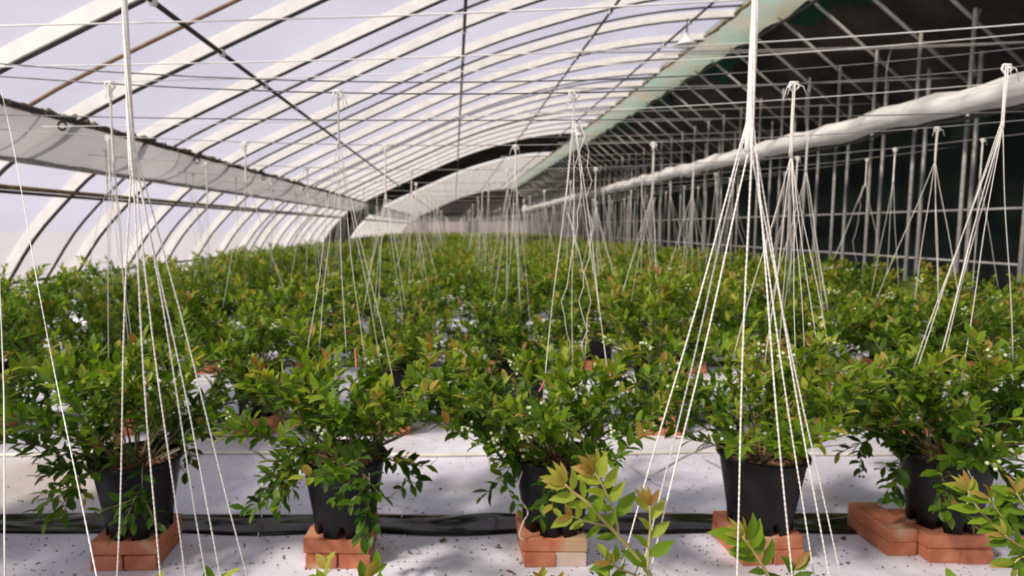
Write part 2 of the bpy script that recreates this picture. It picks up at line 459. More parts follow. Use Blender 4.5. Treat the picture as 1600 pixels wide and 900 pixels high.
# the long white roll
rnd = random.Random(2)
n = 190
rp = [(5.2+0.015*math.sin(i*0.9), Y0+0.5+(47-Y0-0.5)*i/(n-1), 2.52+0.018*math.sin(i*0.71)+rnd.uniform(-.01,.01)) for i in range(n)]
roll = empty('rolled_film', (5.2, 20, 2.54)); tag(roll, 'long white roll of gathered film running beside the right-hand posts', 'film roll')
mbr = MB()
mbr.tube([(x-5.2, y-20, z-2.54) for x, y, z in rp], [0.125+0.016*math.sin(i*1.31)+rnd.uniform(-.008,.008) for i in range(n)], 14)
mbr.build('roll', M['roll'], roll)
mbr = MB().tube([(x-5.2+0.02, y-20, z-2.54+0.095) for x, y, z in rp], [0.06+0.018*math.sin(i*1.9+1) for i in range(n)], 10).build('loose_fold', M['roll'], roll)
MB().tube([(x-5.2+0.03, y-20, z-2.54-0.15) for x, y, z in rp], 0.022, 8).build('support_pipe', M['dark_steel'], roll)
MB().lathe([(0.05,-0.3),(0.25,-0.2),(0.3,0.1),(0.2,0.35),(0.05,0.4)], 12).build('bunched_end', M['roll'], roll, True, (0, 27, -0.05))

# pendant lamps
def lamp(x, y, z, label):
    e = empty('pendant_lamp', (x, y, z)); tag(e, label, 'lamp', 'pendant lamps under the roof')
    top = film_z(x) - z - 0.1
    MB().tube([(0,0,0.12),(0.01,0,top)], 0.012, 6).build('cord', M['dark_steel'], e)
    MB().lathe([(0.03,0.16),(0.045,0.12),(0.06,0.08),(0.17,0.0),(0.165,-0.005),(0.05,0.07)], 20).build('lamp_shade', M['enamel'], e)
    MB().lathe([(0.001,-0.06),(0.03,-0.05),(0.045,-0.02),(0.035,0.03),(0.02,0.06)], 12).build('bulb', M['enamel'], e)
lamp(3.30, 9.4, 3.83, 'white pendant lamp hanging by the ridge, nearer and larger of the two')
lamp(3.55, 18.6, 3.85, 'small far white pendant lamp near the dark roof band')

# cross wires
def cross_wire(y, z, s, mat, label, group, x0=-3.1, x1=5.5, r=0.0028, name='cross_wire', tilt=0.0):
    pts = [(x0+(x1-x0)*k/24,) for k in range(25)]
    pts = [(x, y, z+s*x*x+tilt*x) for (x,) in pts]
    o = MB().tube(pts, r, 5).build(name, M[mat]); tag(o, label, 'wire', group)
    return o

# ------------------------------------------------------------------ rows
ROWY = [0.87, 2.365, 3.88]
while ROWY[-1] < 46: ROWY.append(ROWY[-1] + (1.62 if len(ROWY) < 10 else 1.72))
NR = len(ROWY)
def colx(k): return -0.42 + 0.822*k
def row_word(r):
    return 'front row' if r == 1 else ('%s row back' % ORD[r]) if r <= 20 else 'rows'

WZ = 1.735
cross_wire(2.40, WZ, 0.023, 'wire', 'dark wire crossing above the front row of pots', None)
cross_wire(2.46, WZ+0.055, 0.026, 'wire', 'upper one of the paired dark wires above the front row', None, tilt=0.004)
cross_wire(2.95, WZ-0.005, 0.006, 'wire', 'dark wire crossing just behind the front row strings', None)
for r in range(2, NR):
    lab = 'thin wire crossing above the %s of pots' % row_word(r) if r <= 20 else 'thin wire crossing above the blurred far rows of pots'
    cross_wire(ROWY[r], WZ, 0.013, 'galv', lab, 'cross wires above the rows', r=0.003)
for j, (y, z) in enumerate(((5.6,2.74),(6.3,2.9),(7.2,2.78),(7.9,2.92),(8.8,2.8),(10.0,2.85),(11.2,2.8),(12.6,2.88),(14.2,2.8),(16,2.85),(18,2.8))):
    cross_wire(y, z-0.02, 0.004, 'galv', 'high galvanised wire number %s from the front under the dark quilt roof' % ORD[j+1], 'high wires under the roof', x0=2.0 if j % 2 else 1.0, x1=5.75, r=0.006)
for j, (u0, v0, u1, v1, y) in enumerate(((0,39,330,18,3.1),(0,103,300,86,3.5),(150,127,480,106,4.1),(90,196,520,172,4.3))):
    a, b = P(u0, v0, y), P(u1, v1, y); d = (b-a)
    a = a - d*0.1
    f = (5.5-a.x)/(b.x-a.x)
    pts = [a + (b-a)*(k/30)*f + Vector((0,0,-0.10*math.sin(PI*k/30))) for k in range(31)]
    o = MB().tube(pts, 0.0042-0.0005*j, 6).build('white_cord', M['cord'])
    tag(o, ['thickest topmost white cord stretched under the left roof','second white cord from the top under the left roof','third white cord from the top under the left roof','lowest thin white cord under the left roof'][j], 'cord', 'white cords under the left roof')

# ------------------------------------------------------------------ leaves and bushes
LT = np.array([(0,0,0)] + [p for t, w, cz in ((0.20,0.165,0.02),(0.50,0.235,0.035),(0.80,0.125,0.015)) for p in ((-w,t,cz+0.05),(0,t,cz),(w,t,cz+0.05))] + [(0,1,-0.05)])
LF = [(0,2,1),(0,3,2),(1,2,5,4),(2,3,6,5),(4,5,8,7),(5,6,9,8),(7,8,10),(8,9,10)]

def leaf_frame(p, d, n):
    d = d.normalized()
    n = (n - d*n.dot(d))
    n = n.normalized() if n.length > 1e-5 else d.orthogonal().normalized()
    s = d.cross(n)
    return s, d, n

def gen_bush(seed, shoots=26, spread=0.46, height=0.46, droop=0.9, leaf=0.056, tipc=0.12, green=0.42, trail=4):
    """returns leaves [(p, d, n, size, tint)], stem paths, berries; origin at the soil surface"""
    R = random.Random(seed)
    leaves, stems, berries = [], [], []
    for s in range(shoots + trail):
        trailing = s >= shoots
        az = 2*PI*(s + R.uniform(-.4,.4))/shoots * (1 if not trailing else 5.3)
        f = R.random()
        el = math.radians(8 + 70*(1-f**0.7)) if not trailing else math.radians(15)
        L = (spread*1.12*math.cos(el)**0.5*R.uniform(.75,1.08) + height*math.sin(el)*R.uniform(.30,.62)) if not trailing else R.uniform(.24,.33)
        d = Vector((math.cos(az)*math.cos(el), math.sin(az)*math.cos(el), math.sin(el)))
        if not trailing: d = (d + Vector((0,0,0.35))).normalized()
        p = Vector((math.cos(az), math.sin(az), 0))*R.uniform(.01,.07)
        path = [p.copy()]
        N = 9
        g = droop*(1.0-abs(d.z)*0.7)*(1 if not trailing else 2.6)
        for k in range(N):
            d = (d + Vector((R.uniform(-.1,.1), R.uniform(-.1,.1), -g*0.10*(k/N) + R.uniform(-.05,.06)))).normalized()
            if trailing and k > 3: d = (d + Vector((0,0,-0.35))).normalized()
            p = p + d*L/N
            path.append(p.copy())
        stems.append((path, 0.0042, 0.0016))
        nside = R.randint(5, 8)
        subs = [(path[5:], 0.0)]
        for q in range(nside):
            i = R.randint(2, N-1)
            b = path[i]
            dd = (path[i+1]-path[i]).normalized()
            sd = (dd + Vector((R.uniform(-1,1),R.uniform(-1,1),R.uniform(-.4,.9)))*0.8).normalized()
            l = R.uniform(.09,.19)
            sp = [b.copy()]; pp = b.copy()
            for k in range(4):
                sd = (sd + Vector((R.uniform(-.15,.15),R.uniform(-.15,.15),R.uniform(-.12,.16)))).normalized()
                pp = pp + sd*l/4; sp.append(pp.copy())
            stems.append((sp, 0.0022, 0.0011))
            subs.append((sp, R.uniform(-.12,.12)))
        bushy = R.uniform(-.12,.12)
        for sp, toff in subs:
            tot = sum((b-a).length for a, b in zip(sp, sp[1:]))
            cnt = max(5, int(tot/0.0165))
            ang = R.uniform(0, 6)
            redtip = R.random() < tipc
            for k in range(cnt):
                t = (k+0.6)/cnt
                x = t*(len(sp)-1); i = min(int(x), len(sp)-2)
                b = sp[i].lerp(sp[i+1], x-i)
                dd = (sp[i+1]-sp[i]).normalized()
                ang += 2.4
                o = dd.orthogonal().normalized()
                o = Matrix.Rotation(ang, 3, dd) @ o
                ld = (dd*(0.35+0.75*t) + o*(1.0-0.35*t) + Vector((0,0,0.05))).normalized()
                nn = (Vector((0,0,1)) + dd*0.25 + Vector((R.uniform(-.5,.5),R.uniform(-.5,.5),0)))
                sz = leaf*R.uniform(.72,1.2)*(0.8+0.35*math.sin(PI*t))
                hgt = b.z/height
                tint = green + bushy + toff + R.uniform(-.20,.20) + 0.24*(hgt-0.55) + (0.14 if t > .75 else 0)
                if redtip and t > 0.72: tint = R.uniform(.76, .93)
                elif R.random() < 0.004: tint = 1.0
                leaves.append((b, ld, nn, sz, min(1, max(0, tint))))
            if R.random() < 0.045:
                e = sp[-1]
                for _ in range(R.randint(4, 8)):
                    berries.append(e + Vector((R.gauss(0,.016), R.gauss(0,.016), R.gauss(-.008,.014))))
    zs = sorted(l[0].z for l in leaves)
    k = (height - 0.02) / zs[int(len(zs)*0.985)]
    def sq(p):
        if p.z > 0: p.z *= k
    seen = set()
    for coll in ([l[0] for l in leaves], [p for st in stems for p in st[0]], berries):
        for p in coll:
            if id(p) not in seen: seen.add(id(p)); sq(p)
    return leaves, stems, berries

def leaves_mesh(name, leaves):
    nl = len(leaves)
    V = np.zeros((nl*11, 3)); T = np.zeros(nl*11); F = []
    for i, (p, d, n, sz, t) in enumerate(leaves):
        s, d, n = leaf_frame(p, d, n)
        A = np.array((s, d, n))
        V[i*11:(i+1)*11] = (LT*sz) @ A + np.array(p)
        T[i*11:(i+1)*11] = t
        F += [tuple(i*11+q for q in f) for f in LF]
    m = bpy.data.meshes.new(name); m.from_pydata(V.tolist(), [], F)
    at = m.attributes.new('tint', 'FLOAT', 'POINT'); at.data.foreach_set('value', T)
    m.polygons.foreach_set('use_smooth', [True]*len(m.polygons))
    m.materials.append(M['leaf']); m.update()
    return m
LEAFBINS = []
for b in range(16):
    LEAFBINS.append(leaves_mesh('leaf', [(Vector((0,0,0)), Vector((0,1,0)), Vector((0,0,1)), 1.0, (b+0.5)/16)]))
def leaf_object(parent, p, d, n, sz, t, wd=1.0):
    o = link('leaf', LEAFBINS[min(15, int(t*16))], parent)
    s, d, n = leaf_frame(p, d, n)
    mt = Matrix(((s.x,d.x,n.x,0),(s.y,d.y,n.y,0),(s.z,d.z,n.z,0),(0,0,0,1)))
    o.matrix_local = Matrix.Translation(p) @ mt @ Matrix.Diagonal((sz*wd, sz, sz, 1))
    return o
ICO = [(0,0,-1),(0.72,-0.53,-0.45),(-0.28,-0.85,-0.45),(-0.89,0,-0.45),(-0.28,0.85,-0.45),(0.72,0.53,-0.45),(0.28,-0.85,0.45),(-0.72,-0.53,0.45),(-0.72,0.53,0.45),(0.28,0.85,0.45),(0.89,0,0.45),(0,0,1)]
ICF = [(0,2,1),(1,5,0),(0,3,2),(0,4,3),(0,5,4),(1,10,5),(2,6,1),(3,7,2),(4,8,3),(5,9,4),(1,6,10),(2,7,6),(3,8,7),(4,9,8),(5,10,9),(6,11,10),(7,11,6),(8,11,7),(9,11,8),(10,11,9)]
def berries_mesh(bs, r=0.0068):
    mb = MB()
    for b in bs:
        n = len(mb.v)
        mb.v += [(b.x+r*x, b.y+r*y, b.z+r*z) for x, y, z in ICO]
        mb.f += [tuple(n+i for i in f) for f in ICF]
    return mb.mesh('berries', M['berry'])
def stems_mesh(stems, sides=5):
    mb = MB()
    for path, r0, r1 in stems:
        n = len(path)
        mb.tube(path, [r0+(r1-r0)*i/(n-1) for i in range(n)], sides, False)
    return mb.mesh('stems', M['stem'])

# pot: flared black nursery pot with rolled rim and notched foot
POT_H, POT_R, BRICK_T = 0.285, 0.17, 0.108
def pot_mesh():
    NSEG = 64
    prof = [(0.100,0.012),(0.121,0.0),(0.124,0.045),(0.1255,0.060),(0.150,0.2),(0.1615,0.268),(0.173,0.270),(0.1745,0.281),(0.170,0.287),(0.162,0.285),(0.157,0.262),(0.150,0.225),(0.001,0.225)]
    def rm(i, k):
        g = (k % 8) in (0, 1)
        if i in (0, 1): return ((0.86, 0.036) if g else (1, 0))
        if i == 2: return ((0.93, 0.0) if g else (1, 0))
        return (1, 0)
    return MB().lathe([(r*0.955, z) for r, z in prof], NSEG, rm).mesh('pot', M['pot'])
POTM = pot_mesh()
def soil_mesh():
    R = random.Random(1)
    mb = MB().lathe([(0.148,0.252),(0.12,0.258),(0.08,0.262),(0.04,0.266),(0.001,0.268)], 28, lambda i, k: (1, R.uniform(-.004,.004)))
    return mb.mesh('soil', M['soil'])
SOILM = soil_mesh()
def chips_mesh():
    R = random.Random(3); mb = MB()
    for _ in range(420):
        a, r = R.uniform(0,2*PI), 0.142*math.sqrt(R.random())
        c = Vector((r*math.cos(a), r*math.sin(a), 0.268+R.uniform(-.006,.010)))
        l, w = R.uniform(.005,.013), R.uniform(.003,.006)
        q = Matrix.Rotation(R.uniform(0,6.28),3,'Z') @ Matrix.Rotation(R.uniform(-.5,.5),3,'X')
        n = len(mb.v)
        mb.v += [tuple(c + q @ Vector(v)) for v in ((-l,-w,0),(l,-w,0),(l,w,0),(-l,w,0),(0,0,0.004))]
        mb.f += [(n,n+1,n+4),(n+1,n+2,n+4),(n+2,n+3,n+4),(n+3,n,n+4)]
    return mb.mesh('bark_chips', M['chip'], False)
CHIPM = chips_mesh()
def brick_mesh(l, w, h):
    mb = MB(); b = 0.004
    prof = [(-w/2+b,0),(w/2-b,0),(w/2,b),(w/2,h-b),(w/2-b,h),(-w/2+b,h),(-w/2,h-b),(-w/2,b)]
    for y in (-l/2, -l/2+b, l/2-b, l/2):
        q = 0.985 if abs(y) > l/2-b/2 else 1
        mb.v += [(x*q, y, h/2+(z-h/2)*q) for x, z in prof]
    for i in range(3):
        for k in range(8):
            a, c = i*8+k, i*8+(k+1) % 8
            mb.f.append((a, a+8, c+8, c))
    mb.f += [tuple(range(8)), tuple(24+k for k in reversed(range(8)))]
    return mb.mesh('brick', M['brick'], False)
BRICKM = brick_mesh(0.24, 0.115, 0.053)
PALEBRICK = brick_mesh(0.24, 0.115, 0.053)
PALEBRICK.materials[0] = brick_mat('whitened_brick', (0.62,0.52,0.46,1), (0.55,0.40,0.32,1), (0.55,0.2,0.1,1))

def brick_stack(x, y, seed, label, rz=0.0, wide=False, pale=False):
    R = random.Random(seed)
    e = empty('brick_stack', (x, y, 0), rz); tag(e, label, 'bricks', 'brick stacks under the pots')
    for sx in (-0.0595, 0.0595):
        b = link('brick', PALEBRICK if (pale and sx > 0) else BRICKM, e, (sx+R.uniform(-.002,.002), R.uniform(-.006,.006), 0.0005)); b.rotation_euler[2] = R.uniform(-.02,.02) + (PI if R.random() < .5 else 0)
    for sy in (-0.0595, 0.0595):
        b = link('brick', BRICKM, e, (R.uniform(-.005,.005), sy+R.uniform(-.002,.002), 0.0545)); b.rotation_euler[2] = PI/2 + R.uniform(-.025,.025) + (PI if R.random() < .5 else 0)
    if wide:
        for z in (0.0005, 0.0545):
            b = link('brick', BRICKM, e, (-0.188, 0.05, z)); b.rotation_euler[2] = 0.06
    return e

def bush_parts(e, leaves, stems, berries, single=0):
    top = BRICK_T*0 + 0.262
    off = Vector((0,0,top))
    lv = [(p+off, d, n, s, t) for p, d, n, s, t in leaves]
    if single:
        lv.sort(key=lambda q: (e.location.y + (Matrix.Rotation(e.rotation_euler[2],3,'Z') @ q[0]).y))
        for q in lv[:single]: leaf_object(e, *q)
        lv = lv[single:]
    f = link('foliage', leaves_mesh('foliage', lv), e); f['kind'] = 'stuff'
    st = link('stems', stems_mesh(stems), e, off)
    if berries:
        bo = link('berries', berries_mesh(berries), e, off); bo['kind'] = 'stuff'

def potted(x, y, label, group, rz=0.0, z=BRICK_T):
    e = empty('potted_blueberry', (x, y, z), rz); tag(e, label, 'potted plant', group)
    link('pot', POTM, e); link('soil', SOILM, e)
    c = link('bark_chips', CHIPM, e); c['kind'] = 'stuff'
    return e

# ---- front row: each bush its own
FRONT = {
 -2: ('blueberry bush cut off by the left edge in the front row', dict(seed=11, spread=0.52, height=.43)),
 -1: ('potted blueberry in the front row, leftmost complete pot, sprays spilling over its left rim', dict(seed=22, spread=0.46, height=.46, shoots=26, trail=5, green=.36)),
  0: ('wide bushy potted blueberry, second complete pot from left in front row', dict(seed=33, spread=0.54, height=.44, shoots=30, trail=5, green=.42)),
  1: ('potted blueberry with pale berry clusters, middle pot of the front row', dict(seed=44, spread=0.54, height=.40, shoots=28, trail=4, green=.40)),
  2: ('potted blueberry behind fanned white strings, bare brown soil showing, front row', dict(seed=55, spread=0.45, height=.45, shoots=23, trail=0, green=.42)),
  3: ('potted blueberry hanging over its rim, rightmost pot of the front row', dict(seed=66, spread=0.55, height=.46, shoots=29, trail=7, green=.36)),
}
STACK = {-2:'brick stack under the pot cut off at the left edge', -1:'orange brick stack under the leftmost complete pot', 0:'neat orange brick stack under the second pot from left',
         1:'orange brick stack with one whitish brick under the middle pot', 2:'red brick stack under the pot behind the fanned strings', 3:'wide red brick stack under the rightmost front pot'}
for k, (lab, kw) in FRONT.items():
    dx = {-1: 0.04, 0: 0.0, 1: -0.02, 2: -0.04, 3: -0.145}.get(k, 0)
    x, y = colx(k)+dx, ROWY[1] + 0.012*k
    brick_stack(x-0.01, y-0.0, 100+k, STACK[k], {-1: 0.03, 3: -0.03, 2: 0.1}.get(k, 0.0), k == 3, k == 1)
    e = potted(x, y, lab, 'potted blueberries of the front row')
    lv, st, be = gen_bush(**kw)
    if k == 1:
        R = random.Random(5)
        for _ in range(26):
            q = R.choice(lv)[0]
            be += [q+Vector((R.gauss(0,.014),R.gauss(0,.014)-0.01,R.gauss(-.01,.012))) for _ in range(5)]
    if k == 2: lv = [q for q in lv if not (q[0].z < 0.10 and q[0].y < 0.02 and q[0].x > -0.12)]
    bush_parts(e, lv, st, be, 300)

# ---- rows further back share a few bush meshes
VAR = []
for s in range(6):
    lv, st, be = gen_bush(seed=200+s, shoots=32, spread=0.53, height=0.44+0.02*(s % 3), green=0.34+0.06*(s % 3), tipc=0.10, trail=2)
    VAR.append((leaves_mesh('foliage', lv), stems_mesh(st, 4), berries_mesh(be) if be else None, ))
R0 = random.Random(77)
bush_count = 6
for r in range(2, NR):
    y = ROWY[r]
    vis = [k for k in range(-4, 7) if -90 < 710 + 1000*colx(k)/y*1.0 + (460/y if colx(k) < 0 else 0) and 710 + 1000*colx(k)/y - (460/y if colx(k) > 0 else 0) < 1640]
    for c, k in enumerate(vis):
        if r <= 10:
            lab = 'potted blueberry bush in the %s, %s from the left' % (row_word(r), ORD[c+1]); grp = 'potted blueberries of the %s' % row_word(r)
        elif r <= 10:
            lab = 'blurred blueberry bush in the %s of the dense planting' % row_word(r); grp = 'blueberries of the %s' % row_word(r)
        else:
            lab = 'small blurred blueberry bush in the far rows toward the end wall'; grp = 'blueberries of the far rows'
        x = colx(k) + R0.uniform(-.05,.05)
        if r >= 2 and r <= 4:
            brick_stack(x, y-0.01, 1000*r+k, 'red brick stack under the %s pot from left in the %s' % (ORD[c+1], row_word(r)), R0.uniform(-.08,.08))
        e = empty('potted_blueberry', (x, y+R0.uniform(-.04,.04), BRICK_T), R0.uniform(0, 6.28)); tag(e, lab, 'potted plant', grp)
        s = R0.uniform(.9, 1.12) if not (r == 2 and k in (0, 1)) else 0.86
        fm, sm, bm = VAR[R0.randrange(6)]
        if r <= 8:
            link('pot', POTM, e); link('soil', SOILM, e)
        for nm, dat in (('foliage', fm), ('stems', sm), ('berries', bm)):
            if dat is None or (nm != 'foliage' and r > 8): continue
            o = link(nm, dat, e, (0,0,0.262)); o.scale = (s, s, s*R0.uniform(.95,1.05))
            if nm != 'stems': o['kind'] = 'stuff'
        bush_count += 1

# ---- nearest row, tops just below the frame; single shoots rise into view
def shoot(parent, pts, r0, r1, specs, R, tip):
    """pts world points of a shoot; specs: list of (t, side_angle, size, tint)"""
    inv = parent.matrix_world.inverted() if False else Matrix.Translation(-parent.location)
    lp = [inv @ p for p in pts]
    lp = catmull(lp, 4)
    st = link('shoot', MB().tube(lp, [r0+(r1-r0)*i/(len(lp)-1) for i in range(len(lp))], 7).mesh('shoot', M['shoot']), parent)
    N = len(lp)
    for (t, ang, sz, tint) in specs:
        x = t*(N-1); i = min(int(x), N-2)
        b = lp[i].lerp(lp[i+1], x-i); dd = (lp[i+1]-lp[i]).normalized()
        # leaves leave the shoot in a plane that faces sideways and up
        right = Vector((dd.z, 0.0, -dd.x)).normalized()
        o = right*math.cos(ang) + Vector((0,-1,0.2))*math.sin(ang)
        ld = (dd*(0.55+0.5*t) + o).normalized()
        nn = Vector((R.uniform(-.4,.4), -0.75, 0.75)) + right*R.uniform(-.4,.4)
        leaf_object(st, b, ld, nn, sz*R.uniform(.78,1.0), tint, R.uniform(.72,.95))
    for q in range(tip):
        b, dd = lp[-1], (lp[-1]-lp[-3]).normalized()
        right = Vector((dd.z, 0.0, -dd.x)).normalized()
        a = -0.9 + 1.8*q/max(1, tip-1)
        leaf_object(st, b, (dd*1.2 + right*a + Vector((0,R.uniform(-.5,.3),0))), Vector((R.uniform(-.4,.4),-.8,.6)), R.uniform(.024,.038), R.uniform(.84,.97), R.uniform(.55,.75))

NEAR = {-1: ('blueberry plant at the bottom left edge under the nearest strings', 301), 0: None}
near_kw = dict(shoots=20, spread=0.34, height=0.22, droop=1.2, trail=3, green=.42)
nears = {}
for k, lab in ((0, 'nearest blueberry plant at the bottom edge, below the left string bundle'), (1, 'nearest blueberry plant whose reddish-tipped shoots rise at the bottom edge, centre right'), (2, 'nearest blueberry plant reaching in at the bottom right corner')):
    brick_stack(colx(k), ROWY[0], 900+k, 'brick stack of the nearest row, %s from left, below the photo' % ORD[k+1])
    e = potted(colx(k), ROWY[0], lab, 'nearest plants at the bottom edge')
    lv, st, be = gen_bush(seed=300+k, **near_kw)
    bush_parts(e, [q for q in lv if q[0].z < 0.22], st if False else [s for s in st if max(p.z for p in s[0]) < 0.22], be[:0], 0)
    nears[k] = e
R = random.Random(9)
def mk(seq): return [P(*q) for q in seq]
G = lambda a, b: R.uniform(a, b)
e = nears[1]
def auto(n, t0, t1, s0, s1, c0, c1):
    return [(t0+(t1-t0)*i/(n-1), (0 if i % 2 else PI) + G(-.5,.5), G(s0, s1), min(.97, c0+(c1-c0)*i/(n-1)+G(-.06,.06))) for i in range(n)]
shoot(e, [Vector((colx(1)-.02, ROWY[0]+.02, .40)), P(1085,1080,.86), P(1030,930,.84), P(1000,877,.83), P(966,837,.82), P(940,810,.81), P(920,787,.80), P(900,772,.80), P(883,757,.80)], .0042, .0016,
      auto(9, .50, .97, .034, .050, .52, .80), R, 5)
shoot(e, mk([(966,836,.82),(963,813,.82),(952,782,.815),(941,757,.81),(929,738,.81)]), .0022, .0013, auto(9, .2, .95, .036, .054, .55, .86), R, 6)
shoot(e, mk([(950,822,.815),(930,818,.80),(908,812,.79),(892,806,.785)]), .0016, .001, auto(5, .2, .9, .028, .042, .5, .7), R, 2)
shoot(e, mk([(1012,893,.83),(1013,860,.83),(1016,825,.83),(1015,790,.83)]), .0022, .0012, auto(7, .12, .9, .036, .052, .45, .82), R, 5)
shoot(e, mk([(1040,960,.84),(1000,905,.82),(970,890,.80),(955,880,.79)]), .0022, .0012, auto(6, .3, .95, .036, .050, .40, .55), R, 2)
shoot(e, [Vector((colx(1)+.03, ROWY[0]+.03, .40)), P(1240,1010,.88), P(1215,930,.87), P(1192,885,.86), P(1176,860,.86), P(1160,838,.86)], .0036, .0014, auto(9, .55, .97, .036, .054, .40, .60), R, 5)
shoot(e, mk([(1225,960,.88),(1236,915,.87),(1240,890,.87)]), .002, .0012, auto(4, .4, .95, .034, .048, .38, .5), R, 2)
for q, (u, v) in enumerate(((812,905),(842,893),(870,898),(790,915))):
    shoot(e if q != 3 else nears[1], mk([(u+14,960,.9),(u+6,v+24,.89),(u,v+12,.88)]), .0016, .001, auto(4, .3, .9, .024, .034, .5, .8), R, 3)
e = nears[2]
shoot(e, [Vector((colx(2)-.05, ROWY[0]+.05, .42)), P(1760,960,.93), P(1660,880,.95), P(1600,842,.96), P(1566,823,.96), P(1543,810,.96), P(1523,787,.96), P(1512,766,.96)], .0036, .0014, auto(13, .42, .97, .034, .050, .40, .72), R, 5)
shoot(e, mk([(1640,868,.95),(1610,860,.93),(1588,850,.92),(1570,836,.92)]), .002, .0012, auto(9, .1, .95, .032, .048, .36, .5), R, 3)
shoot(e, mk([(1640,868,.95),(1615,820,.94),(1600,790,.93),(1588,770,.93)]), .002, .0012, auto(9, .1, .95, .032, .048, .36, .55), R, 3)
shoot(e, mk([(1660,880,.95),(1625,885,.92),(1600,870,.91),(1585,880,.91)]), .002, .0012, auto(8, .1, .95, .032, .046, .32, .5), R, 2)
shoot(e, mk([(1580,828,.955),(1560,800,.95),(1545,778,.95)]), .0016, .001, auto(6, .2, .95, .030, .042, .45, .65), R, 3)

# ------------------------------------------------------------------ string bundles
def strand(a, b, r, R, wav=0.004, n=10, sag=0.0, sides=5):
    a, b = Vector(a), Vector(b)
    pts = []
    ph = R.uniform(0,6)
    for k in range(n+1):
        t = k/n
        p = a.lerp(b, t) + Vector((math.sin(t*5+ph)*wav*math.sin(PI*t), math.cos(t*4+ph)*wav*math.sin(PI*t), 0))
        p.x += sag*math.sin(PI*t)
        pts.append(p)
    return pts
def twisted(pts, r, R, twist=14):
    """two-ply look: radius beads along the path"""
    out = []
    for a, b in zip(pts, pts[1:]):
        for q in range(twist):
            out.append(a.lerp(b, q/twist))
    out.append(pts[-1])
    return out, [r*(1.0 + 0.22*math.sin(i*2*PI/4)) for i in range(len(out))]

def bundle(x, y, label, group, zs, ends, zend, rad, seed, rope_r=0.006, loops=0, single=True, topz=WZ, detail=False, ply=0):
    R = random.Random(seed)
    e = empty('string_bundle', (x, y, topz)); tag(e, label, 'strings', group)
    join = MB()
    # gathered upper part: several strands wound together
    nst = 6 if detail else 4
    for s in range(nst):
        a0 = 2*PI*s/nst
        pts = []
        n = 28 if detail else 10
        for k in range(n+1):
            t = k/n
            a = a0 + t*(zs)*9
            rr = rope_r*(0.55 if detail else .6)*(1.4-0.4*math.sin(PI*t))
            pts.append((rr*math.cos(a), rr*math.sin(a), -zs*t))
        join.tube(pts, rope_r*0.42, 5)
    if single: join.build('gathered_cord', M['string'], e)
    # knot and loose tails at the wire
    kn = MB() if single else join
    kn.tube([(-0.014,0,0.004),(0.014,0,0.004),(0.018,0,-0.012),(0,0.005,-0.03),(-0.018,0,-0.012),(-0.014,0,0.004)], 0.0042, 5)
    for q in range(3):
        a = R.uniform(-1,1)
        kn.tube([(0,0,0),(0.03*a,-0.01,-0.012),(0.045*a,-0.012,-0.04-0.02*R.random())], 0.0016, 4)
    if single: kn.build('knot', M['string'], e)
    for (ex, ey, ez) in ends:
        pts = strand((R.uniform(-.003,.003), R.uniform(-.003,.003), -zs*R.uniform(.85,1.0)), (ex, ey, ez - topz), rad, R, 0.006 if not detail else 0.003, 10)
        if single:
            if detail:
                tp, rr = twisted(pts, rad, R, 40)
                MB().tube(tp, rr, 5).build('string', M['string'], e)
            else:
                MB().tube(pts, rad, 5).build('string', M['string'], e)
        else: join.tube(pts, rad, 4)
    if loops:
        for q in range(loops):
            pts = [Vector((0.02,0,-zs))]
            p = pts[0].copy()
            for k in range(16):
                p = p + Vector((R.uniform(-.022,.022), R.uniform(-.01,.01), -0.055)); pts.append(p.copy())
            if single: MB().tube(pts, rad*0.9, 5).build('slack_string', M['string'], e)
            else: join.tube(pts, rad*.9, 4)
    if not single: join.build('strings', M['string'], e)
    return e, join

def px_ends(x, y, topz, lst):
    """ends given as (lateral offset, depth offset, height)"""
    return lst
# nearest row
bundle(colx(1)-0.008, ROWY[0], 'nearest thick string bundle fanning into eight strings, right of centre', 'nearest string bundles', 0.43,
       [(-.150,.03,.74),(-.135,-.03,.72),(-.118,.05,.70),(-.009,-.04,.62),(.082,-.05,.62),(.154,.02,.62),(.170,.0,.62),(.215,.05,.62)], 0, 0.00115, 1, 0.0050, 0, True, 1.78, True)
bundle(colx(0)-0.012, ROWY[0], 'nearest thick string bundle hanging at the left', 'nearest string bundles', 0.46,
       [(-.080,.03,.60),(.03,-.03,.6),(.062,-.01,.6),(.09,.02,.6),(.105,.04,.6),(.150,.05,.6)], 0, 0.0011, 2, 0.0042, 0, True, 1.78, True)
cross_wire(ROWY[0], 1.78, 0.023, 'wire', 'wire above the nearest row, out of view overhead', None, x0=-2.3, x1=4.5)
Rl = random.Random(14)
a, b = P(2,140,2.2), P(152,905,.95)
lo = MB(); tp, rr = twisted(strand(a, b, .0013, Rl, .004), .0013, Rl, 40); lo.tube(tp, rr, 5)
tag(lo.build('loose_string', M['string']), 'single white string slanting down across the left edge', 'string')
lo = MB(); lo.tube(strand(P(-2,330,1.6), P(8,930,.95), .0015, Rl, .003), .0015, 5)
tag(lo.build('loose_string', M['string']), 'single white string hanging along the extreme left border', 'string')
